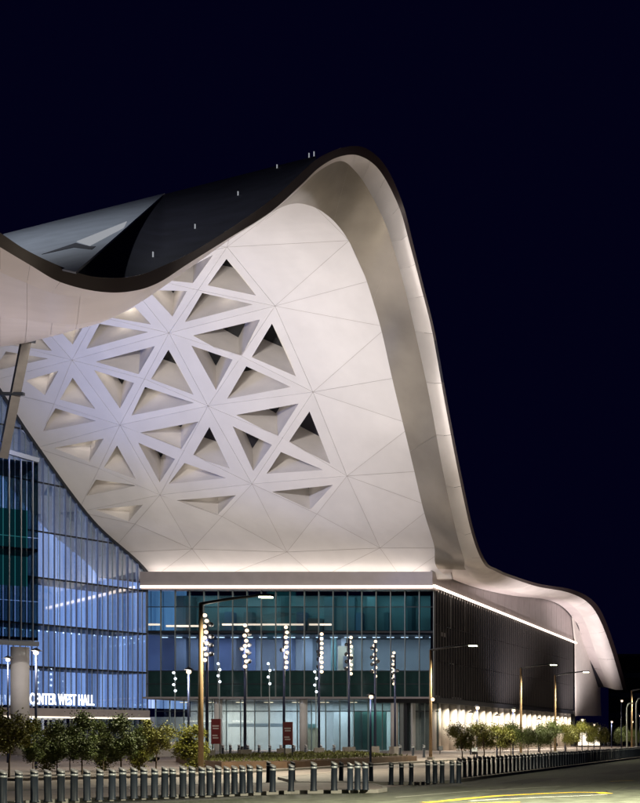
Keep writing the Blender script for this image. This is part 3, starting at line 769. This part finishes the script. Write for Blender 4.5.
# ================================================================== BUILDING LIGHTS
def flood(loc, target, power, color, size, label, stand=.9):
    o = thing('floodlight', label, 'floodlight', loc, 'floodlights washing the roof')
    d = (Vector(target) - Vector(loc)).normalized()
    MB().obox(-d * .5, d * .0, .5, .4).build('housing', 'dark', o)
    MB().tube([(0, 0, -stand), (0, 0, -.2)], .05, 6).build('stand', 'dark', o)
    l = lamp('beam', 'SPOT', d * .12, power, color, o, None, spot_size=math.radians(size), spot_blend=.8, shadow_soft_size=.25)
    l.rotation_euler = d.to_track_quat('-Z', 'Y').to_euler(); return o
FLB = 'floodlight from the atrium wall on the plaza, aimed up at white ceiling'
for kf, (x, y, t, pw, c) in enumerate(((-92, 120, (-100, 158, 45), 6000, (1, .90, .92)), (-78, 122, (-84, 155, 48), 5000, (1, .90, .87)), (-66, 128, (-68, 152, 46), 4000, (1, .88, .82)), (-84, 140, (-84, 168, 34), 9000, (1, .89, .83)))):
    flood((x, y, 1.1), t, pw, c, 80, ORD[kf] + ' ' + FLB)
flood((-82, 103, 1.1), (-72, 97, 36), 30000, (1, .86, .86), 120, 'dark floodlight on short stand, aimed up at the low roof lip')
flood((-49, 140, 1.1), (-56.5, 148, 52), 9000, (1, .88, .74), 70, 'dark floodlight on short stand, aimed up at the champagne soffit')
flood((-52, 205, 1.1), (-58, 212, 28), 34000, (1, .86, .84), 105, 'dark floodlight on short stand, aimed up at the side roof edge')
flood((-52, 248, 1.1), (-58, 258, 26), 40000, (1, .86, .84), 100, 'dark floodlight on short stand, aimed up at the curled roof end')
flood((-36, 112, 1.1), (-51.5, 148, 50), 60000, (1, .92, .88), 36, 'dark floodlight on short stand, aimed up at the silver roof fascia')
lamp('cove_light', 'AREA', ((X0 + X1) / 2, 175.1, ZF(578)), 480, (1, .86, .76), fo, ((X0 + X1) / 2, 175.6, 60), shape='RECTANGLE', size=41, size_y=.3)
for k, t, pw in ((36, (-98, 160, 42), 34000), (48, (-84, 157, 45), 21000), (60, (-70, 158, 44), 6000)):
    flood(cH[k] + Vector((-1.2, 1.6, 1.4)), t, pw * 1.15, (1, .92, .85), 100, {36: 'lowest', 48: 'middle', 60: 'highest'}[k] + ' floodlight hidden on the inner edge of the roof lip')
flood((-99, 131, P(38.5, 461, 138).z + 1.2), (-84, 158, 46), 9500, (.14, .28, 1), 125, 'added blue floodlight out of view on the roof of the dark glass volume')  # added to tint coffer walls blue, standing in for the atrium glow
flood((-72, 86, 58), (-64, 100, 44), 11000, (.90, .94, 1), 120, 'rooftop floodlight on tall stand lighting the grey roof panel', 20)
# ================================================================== LAMPS AND MASTS
def street_lamp(Y, label, arm=3.5, X=-39.0, hz=10.0, side_=1, pw=9000):
    o = thing('street_lamp', label, 'street lamp', (X, Y, KH), 'tall street lamps with one long arm')
    MB().tube([(0, 0, .0), (0, 0, hz * .5), (0, 0, hz)], [.15, .13, .11], 12).build('pole', 'bronze_pole', o, True)
    MB().box(-.25, -.25, 0, .25, .25, .25).build('base', 'kerb', o)
    MB().tube([(0, 0, hz - .05), (side_ * arm * .5, 0, hz + .25), (side_ * arm, 0, hz + .45)], [.10, .085, .07], 8).build('arm', 'dark', o, True)
    h = MB().box(min(side_ * (arm - .15), side_ * (arm + .75)), -.2, hz + .38, max(side_ * (arm - .15), side_ * (arm + .75)), .2, hz + .52).build('lamp_head', 'dark', o)
    MB().box(min(side_ * arm, side_ * (arm + .7)), -.17, hz + .30, max(side_ * arm, side_ * (arm + .7)), .17, hz + .378).build('led_panel', 'led', h)
    l = lamp('beam', 'SPOT', (side_ * (arm + .35), 0, hz + .2), pw * 1.4, (1, .93, .68), o, None, spot_size=math.radians(150), spot_blend=.6, shadow_soft_size=.15)
    return o
street_lamp(71, 'tall street lamp in front of the planter masts, its arm reaching over glass front')
street_lamp(109, 'tall street lamp beside the corner of the hall, with small side light')
street_lamp(138, 'tall street lamp between the trees before the dark side facade', 3.4)
street_lamp(153.5, 'tall street lamp before the far end of the dark side facade', 3.6)
street_lamp(205, 'tall street lamp beyond the curled end of the roof', 3.0)
street_lamp(34, 'added tall street lamp out of view on the near side of the road, opposite the curved kerb', 2.4, -2.0, 10.0, -1, 62000)  # lamp added outside the frame to brighten the road
street_lamp(30, 'added tall street lamp out of view at the near corner, opposite the feathery young trees', 3.5, -30, 10.0, 1, 1100)  # another unseen lamp, added to brighten bollards and young trees
# small side light on the second lamp
sl = thing('bracket_light', 'small bright white light on the street lamp pole by the hall corner', 'light', (-38.8, 108.8, 5.6))
MB().ball((.1, -.1, 0), .17).build('bulb', 'globe', sl); MB().tube([(-.2, .1, 0), (.05, -.05, 0)], .05, 6).build('bracket', 'dark', sl)
# masts with globes
def mast():
    o = thing('light_mast', 'tall dark mast carrying a column of glowing globes, rising from the planter', 'light mast', (0, 0, 0), 'globe masts in the planter')
    MB().tube([(0, 0, .0), (0, 0, 12.2)], [.13, .09], 10).build('pole', 'blue_dark', o, True)
    MB().box(-.45, -.45, 0, .45, .45, 1.0).build('base', 'kerb', o)
    z = 12.35; k = 0
    while z > 8.5:
        s = (-.05, .10, -.08, .05)[k % 4]
        MB().ball((s, -.24, z), .165, 12, 8).build('globe', 'globe', o, True)
        z -= .47; k += 1
    for z, s in ((11.6, .30), (10.6, .33), (9.85, .29), (9.1, .32), (10.2, -.3)):
        MB().ball((s, 0.02, z), .21, 12, 8).build('globe_housing', 'dark', o, True)
    return o
mm = mast()
mast_px = [207, 245, 284, 319, 349, 375, 395]
for i, px in enumerate(mast_px):
    Y = 54 * F / (VX - px); o = mm if i == 0 else copy_tree(mm)
    o['label'] = ORD[6 - i] + ' globe-lit dark mast in the planter, counting from the hall corner'
    o.location = (-54, Y, KH); o.rotation_euler.z = i * .7; o.scale = (1, 1, (.98, .96, 1, 1, 1.02, 1.03, .96)[i])
    lamp('mast_glow', 'POINT', (0, -.7, 10.2), 900, (1, .85, .68), o, shadow_soft_size=.3)
for ip, (px, y0, y1) in enumerate(((175, 673, 691), (219.5, 664, 682), (269.5, 664, 684), (316, 672, 692))):
    o = thing('slim_light_pole', ORD[ip] + ' slim grey cool-lit pole from the blue atrium glass, close to green front', 'light pole', P(px, 752.5, 168), 'slim poles close to the glass front'); o.location.z = KH
    zt2 = CH + (HY - y0) / F * 168; zb2 = CH + (HY - y1) / F * 168
    MB().tube([(0, 0, 0), (0, 0, zt2)], .07, 8).build('pole', 'mull', o)
    for k in range(4):
        MB().ball((.12 * (-1) ** k, -.12, zb2 + (zt2 - zb2) * k / 3 - .1), .17, 8, 6).build('globe', 'globe_cool', o)
# post lamps
def post_lamp(px, py, Y, label, group=None, pw=120, glob='globe', r=.16):
    p = P(px, py, Y)
    o = thing('post_lamp', label, 'post lamp', (p.x, Y, KH), group); h = p.z - KH
    MB().tube([(0, 0, 0), (0, 0, h + .35)], [.09, .06], 8).build('pole', 'blue_dark', o, True)
    MB().ball((.12, -.18, h), r, 10, 6).build('bulb', glob, o, True)
    MB().tube([(.1, -.15, h + .12), (.1, -.15, h + .3)], [.36, .1], 12).build('lamp_shade', 'dark', o, True)
    if pw: lamp('glow', 'POINT', (.12, -.5, h - .25), pw, (1, .88, .72), o, shadow_soft_size=.12)
    return o
post_lamp(36, 653, 80, 'dark post lamp standing among feathery trees under the glass volume', pw=1100)
post_lamp(8, 660, 96, 'post lamp with bare bright bulb by the white column', pw=700)
post_lamp(188.5, 672, 82, 'dark post lamp standing beside the yellow leafy shrub', pw=1100)
post_lamp(370.5, 697, 91, 'dark post lamp at the kerb before the planter grass', pw=200)
for i, (px, py, Y) in enumerate(((477, 708, 118), (470.5, 714, 140), (497, 717, 135), (513, 710.5, 128), (538.6, 720.5, 165), (556, 721.5, 175), (565, 718, 165), (582, 720, 190), (594, 725, 215), (611.5, 722, 230))):
    post_lamp(px, py, Y, ORD[(1, 0, 2, 3, 4, 5, 6, 7, 8, 9)[i]] + ' slim white-bulb post lamp from the hall corner, before the pleated wall', 'post lamps before the side facade', 420, r=.2)
for px, py, Y in ((621.4, 701, 190), (632, 722, 220), (604, 733, 260), (640, 716, 240)):
    post_lamp(px, py, Y, 'slim post lamp with small white bulb in the dark beyond the roof end', 'post lamps beyond the roof end', 0, r=.18)
for px, py, Y in ((627, 703, 150), (636.5, 698, 135)):
    p = P(px, py, Y)
    o = thing('lamp_pole', 'plain tall pole with bent top standing beyond the roof end', 'pole', (p.x, Y, 0), 'bent poles beyond the roof end')
    MB().tube([(0, 0, 0), (0, 0, p.z - .6), (.2, 0, p.z - .1), (.9, 0, p.z)], .10, 8).build('pole', 'mull', o, True)
    MB().box(.85, -.12, p.z - .06, 1.4, .12, p.z + .04).build('lamp_head', 'dark', o)

# ================================================================== BOLLARDS
def bollard_proto(slant):
    o = thing('bollard', '', None)
    r, h = .102, .98; n = 18
    b = MB(); b.tube([(0, 0, 0), (0, 0, .03), (0, 0, .05), (0, 0, .80)], [.125, .125, r, r], n); b.build('post', 'bollard', o, True)
    MB().tube([(0, 0, .80), (0, 0, .865)], r + .004, n).build('band', 'band', o, True)
    t = MB(); k = 0
    vs = [(r * math.cos(2 * math.pi * j / n), r * math.sin(2 * math.pi * j / n)) for j in range(n)]
    zt_ = lambda x: h - slant * x / r
    t.v = [(x, y, .865) for x, y in vs] + [(x, y, zt_(x) - .025) for x, y in vs]
    t.f = [(j, (j + 1) % n, n + (j + 1) % n, n + j) for j in range(n)]
    t.build('head', 'bollard', o, True)
    c = MB(); c.v = [(x * 1.06, y * 1.06, zt_(x) - .025) for x, y in vs] + [(x * 1.02, y * 1.02, zt_(x) + .015) for x, y in vs]
    c.f = [(j, (j + 1) % n, n + (j + 1) % n, n + j) for j in range(n)] + [tuple(range(n, 2 * n)), tuple(range(n))[::-1]]
    c.build('cap', 'cap', o); return o
proto = bollard_proto(.05); first = [True]
def bollard(x, y, z, label, group, rot=0, s=1.0):
    o = proto if first[0] else copy_tree(proto); first[0] = False
    o.location = (x, y, z); o.rotation_euler = (random.uniform(-.018, .018), random.uniform(-.018, .018), rot); o.scale = (s * 1.0, s * 1.0, s); tag(o, label, 'bollard', group); return o
base = [(0, 804.5), (19, 803.5), (34.5, 802.5), (87, 800.8), (134, 798.8), (183, 796.8), (226, 794.8), (259, 792.5), (291, 791.5), (365, 790)]
for ib, px in enumerate((3, 19, 34.5, 48, 61, 74, 87, 99.5, 112, 123, 134, 144, 154.5, 164.5, 173, 183, 192, 201.5, 210, 218, 226.5, 234.5, 242.5, 250, 259, 272.5, 291, 313.5, 334, 350, 357.5, 365.5)):
    p = G(px, interp(base, px), KH)
    o_ = bollard(p.x, p.y, KH, ORD[31 - ib] + ' bollard from the driveway end of the row on the curved near kerb', 'bollards along the near kerb', random.uniform(-.25, .25), random.uniform(.99, 1.03) * (1.06 if px > 300 else 1))
for ib, (px, py) in enumerate(((268.5, 783), (293, 783), (341, 783.5), (371, 784), (391, 785), (401.5, 785), (411, 785))):
    p = G(px, py, 0)
    bollard(p.x, p.y, .005, ORD[6 - ib] + ' dark bollard on the driveway, counting from the road, behind the kerb row', 'bollards on the driveway', random.uniform(-.3, .3), 1.0)
for ib, px in enumerate((428, 435, 442, 452, 458.5)):
    p = G(px, 783.3, KH)
    bollard(p.x, p.y, KH, ORD[ib] + ' dark bollard from the driveway across the head of the long row', 'bollards at the corner of the long row', random.uniform(-.3, .3), 1.0)
y = 60.2; i = 0
while y < 240:
    x = interp([(55, -20.0), (57, -19.95), (132, -23.6), (200, -26.9), (300, -31.4)], y)
    bollard(x, y, KH, 'dark bollard in the long close-set row along the straight road kerb', 'bollards along the straight road kerb', random.uniform(-.25, .25), random.uniform(.98, 1.03))
    y += .95 if y < 130 else 1.5
for ib, px in enumerate((223, 230.5, 239, 248, 259, 270, 281, 294, 306, 321, 334, 400, 413, 424)):
    p = G(px, 757.5, KH)
    bollard(p.x, p.y, KH, ORD[13 - ib] + ' bollard from the hall corner, on the plaza before the glass front', 'bollards before the glass front', 0, 1.25)

# ================================================================== PLANTER, SIGNS, CAR
pl = thing('planter', 'long raised planter with brown wall and short grass under the globe masts', 'planter', (-48, 90, KH))
plan = [(-41.5, 78), (-38.2, 80), (-38.4, 104), (-42, 108), (-56, 134), (-60, 134), (-57, 100), (-47, 84)]
rel = [(x + 48, y - 90) for x, y in plan]
MB().poly(rel, 0, .42).build('wall', 'brick', pl)
inn = [(x * .97, y * .97) for x, y in rel]
MB().poly(inn, .40, .47).build('soil', 'soil', pl)
gv = MB()
def inpoly(x, y, pg):
    c = False
    for i in range(len(pg)):
        (x1, y1), (x2, y2) = pg[i], pg[i - 1]
        if (y1 > y) != (y2 > y) and x < (x2 - x1) * (y - y1) / (y2 - y1) + x1: c = not c
    return c
for _ in range(14000):
    x, y = random.uniform(-13, 11), random.uniform(-19, 45)
    if not inpoly(x, y, inn): continue
    a = random.uniform(0, 6.28); h = random.uniform(.08, .24); dx, dy = math.cos(a) * .06, math.sin(a) * .06; k = len(gv.v)
    lx, ly = random.uniform(-.15, .15), random.uniform(-.15, .15)
    gv.v += [(x - dx, y - dy, .46), (x + dx, y + dy, .46), (x + lx, y + ly, .46 + h)]; gv.f.append((k, k + 1, k + 2))
go = gv.build('grass', 'grass', pl); go['kind'] = 'stuff'
for px, y0, y1, lab in ((216, 719, 744, 'dark red panel sign on post, beside the street lamp pole'), (288, 722, 745, 'dark red panel sign on post, beside the third globe mast')):
    Y = 110 if px < 250 else 100
    a, b = P(px - 4.6, y1, Y), P(px + 4.6, y0, Y)
    o = thing('sign', lab, 'sign', ((a.x + b.x) / 2, Y, KH))
    wq = (b.x - a.x) / 2
    MB().box(-wq, -.06, a.z - KH, wq, .06, b.z - KH).build('panel', 'red', o)
    for k, (u0, u1, v) in enumerate(((-.7, .7, .72), (-.6, .65, .62), (-.7, .4, .34), (-.6, .6, .24))):
        z = a.z - KH + (b.z - a.z) * v
        MB().box(u0 * wq, -.075, z - .06, u1 * wq, -.062, z + .06).build('print_line', 'signwhite', o)
    for s in (-1, 1): MB().tube([(s * wq * .8, .08, 0), (s * wq * .8, .08, b.z - KH)], .05, 6).build('post', 'dark', o)
# white car before the entrance
def car(loc, rot):
    o = thing('parked_car', 'white car seen past the trees near the lit entrance', 'car', loc); o.rotation_euler.z = rot
    prof = [(-2.3, .35), (-2.35, .8), (-2.2, 1.05), (-1.5, 1.12), (-.8, 1.62), (.9, 1.68), (1.9, 1.15), (2.3, 1.0), (2.35, .4)]
    vs = []; 
    for s in (-.88, .88):
        for x, z in prof: vs.append((x, s * (.84 if z > 1.2 else 1), z))
    n = len(prof); fs = [tuple(range(n)), tuple(range(2 * n - 1, n - 1, -1))] + [(i, n + i, n + (i + 1) % n, (i + 1) % n) for i in range(n)]
    b = pd('body', vs, fs, 'carw', o); bv = b.modifiers.new('bevel', 'BEVEL'); bv.width = .06; bv.segments = 2
    for s in (-1, 1):
        pd('side_window', [(-1.25, s * .84, 1.18), (-.75, s * .755, 1.55), (.85, s * .755, 1.6), (1.6, s * .85, 1.2)], [(0, 1, 2, 3)], 'darkglass', o)
        for x in (-1.45, 1.45):
            wl_ = MB().tube([(x, s * .72, .34), (x, s * .92, .34)], .34, 18).build('wheel', 'tyre', o)
            MB().tube([(x, s * .90, .34), (x, s * .935, .34)], .2, 12).build('rim', 'band', wl_)
        MB().box(-2.38, s * .65 - .15, .72, -2.3, s * .65 + .15, .86).build('headlight', 'band', o)
        MB().box(2.3, s * .65 - .12, .75, 2.37, s * .65 + .12, .92).build('tail_light', 'red', o)
    pd('windscreen', [(-1.48, -.68, 1.16), (-1.48, .68, 1.16), (-.84, .62, 1.6), (-.84, -.62, 1.6)], [(0, 1, 2, 3)], 'darkglass', o)
    return o
p = G(172, 761.5, KH); car((p.x, p.y, KH), .3)

# ================================================================== TREES
def crown_mesh(name, n, rx, rz, z0, leaf, seed, airy=.5):
    rnd = random.Random(seed); b = MB(); clumps = []
    for _ in range(int(14 + 10 * airy)):
        a, u, r = rnd.uniform(0, 6.28), rnd.uniform(-1, 1), rnd.random() ** .5
        s = math.sqrt(1 - u * u) * r
        clumps.append((Vector((math.cos(a) * s * rx, math.sin(a) * s * rx, z0 + rz + u * r * rz)), rnd.uniform(.22, .42) * rx))
    for _ in range(n):
        c, cr = rnd.choice(clumps)
        p = c + Vector((rnd.gauss(0, .5), rnd.gauss(0, .5), rnd.gauss(0, .55))) * cr
        d = Vector((rnd.uniform(-1, 1), rnd.uniform(-1, 1), rnd.uniform(-.6, 1))).normalized(); s = d.orthogonal().normalized()
        s = (Matrix.Rotation(rnd.uniform(0, 6.28), 3, d) @ s); L_ = leaf * rnd.uniform(.7, 1.4); k = len(b.v)
        b.v += [tuple(p), tuple(p + d * L_ * .5 + s * L_ * .24), tuple(p + d * L_), tuple(p + d * L_ * .5 - s * L_ * .24)]
        b.f.append((k, k + 1, k + 2, k + 3))
    me = bpy.data.meshes.new(name); me.from_pydata(b.v, [], b.f); me.update(); return me, clumps
def trunk_mesh(h, clumps, r, seed):
    rnd = random.Random(seed); b = MB(); top = Vector((rnd.uniform(-.1, .1), rnd.uniform(-.1, .1), h))
    b.tube([(0, 0, 0), (rnd.uniform(-.05, .05), 0, h * .5), top], [r, r * .75, r * .5], 8)
    for c, _ in clumps[:11]:
        m = top.lerp(c, .5) + Vector((0, 0, -.05)); b.tube([top * .8, m, c], [r * .4, r * .25, r * .1], 5)
    me = bpy.data.meshes.new('trunk'); me.from_pydata(b.v, [], b.f); me.update(); return me
kinds = {}
for k, (n, rx, rz, z0, leaf, m, th, r) in {'round': (9500, 1.35, 1.0, 1.1, .125, 'leafB', 1.5, .07), 'round2': (8500, 1.25, 1.15, 1.0, .125, 'leafA', 1.4, .07), 'tall': (7600, 1.15, 1.95, .7, .14, 'leafB', 1.7, .06),
                                         'tall2': (6400, 1.05, 1.85, .9, .14, 'leafA', 1.8, .06), 'shrub': (6800, 1.0, 1.25, .25, .13, 'leafC', .8, .05)}.items():
    cm, cl = crown_mesh('crown', n, rx, rz, z0, leaf, hash(k) % 1 + len(k) * 7 + n, .6)
    cm.materials.append(M[m]); tm = trunk_mesh(th, cl, r, n); tm.materials.append(M['bark']); kinds[k] = (cm, tm)
def tree(kind, x, y, z, s, label, group, name='street_tree', cat='tree'):
    o = thing(name, label, cat, (x, y, z), group); o.rotation_euler.z = random.uniform(0, 6.28)
    o.scale = (s * random.uniform(.92, 1.08), s * random.uniform(.92, 1.08), s * random.uniform(.95, 1.06))
    link('crown', kinds[kind][0], None, o); link('trunk', kinds[kind][1], None, o); return o
for it, (px, Y, s) in enumerate(((462, 100, 1.0), (484, 108, .95), (500, 112, 1.0), (511, 120, 1.0), (528, 128, 1.05), (540, 136, 1.0), (551, 140, 1.15), (566, 152, 1.1), (577, 160, 1.15), (588, 168, 1.1), (600, 180, 1.1), (610, 1700, 1.15), (622, 205, 1.1), (634, 220, 1.2))):
    dark_ = random.random() < .55
    tree('round' if dark_ else 'round2', (px - VX) / F * Y, Y, KH, s * random.uniform(.85, 1.12), ORD[it] + (' tree, dark green,' if dark_ else ' tree, olive green,') + ' from the hall corner, behind the long bollard row',
         'dark trees behind the long row' if dark_ else 'olive trees behind the long row')
for px, py, top, k, lab in ((9, 779, 700, 'tall2', 'airy olive young tree below the white column, beside bare-bulb lamp'), (57, 777, 718, 'tall', 'dark feathery young tree below the first sign letters'), (82, 776, 714, 'tall', 'dark feathery young tree below the last sign letters'),
                            (121, 776, 711, 'tall', 'dark feathery young tree below the right end of the canopy'), (156, 774, 712, 'tall2', 'airy olive young tree below the corner of blue glass and green front'), (33, 775, 722, 'tall', 'dark young tree crowding the post lamp under the glass volume'), (70, 772, 722, 'tall', 'dark young tree between the two under the sign letters'),
                            (103, 773, 720, 'tall', 'dark young tree between canopy end and last sign letter'), (139, 772, 722, 'tall', 'dark young tree between the canopy end tree and the olive one')):
    p = G(px, py, .05); h = (py - top) / F * p.y
    tree(k, p.x, p.y, .05, h / 4.5, lab, None, 'young_tree')
for px, py, top, lab in ((47, 772, 724, 'yellow-green shrub between the two lamps under the sign'), (197, 771, 721, 'yellow-green lit shrub beside the tall street lamp pole'), (101, 772, 733, 'low yellow-green shrub under the last sign letter'), (140, 772, 732, 'low yellow-green shrub before the white car')):
    p = G(px, py, .05); h = (py - top) / F * p.y
    tree('shrub', p.x, p.y, .05, h / 2.8, lab, None, 'shrub', 'shrub')
# ================================================================== FAR BACKGROUND
fb = thing('distant_building', 'low dark building far off beyond the curled roof end', 'building', (-60, 420, 0))
MB().box(-28, 0, 0, 60, 40, 30).build('wall', 'far', fb); MB().box(-29, -1, 30, 61, 41, 31.2).build('roof', 'dark', fb)
for z in (9, 16, 23): MB().box(-28, -.12, z, 60, -.02, z + 1.6).build('window_band', 'darkglass', fb)
bpy.context.view_layer.update()
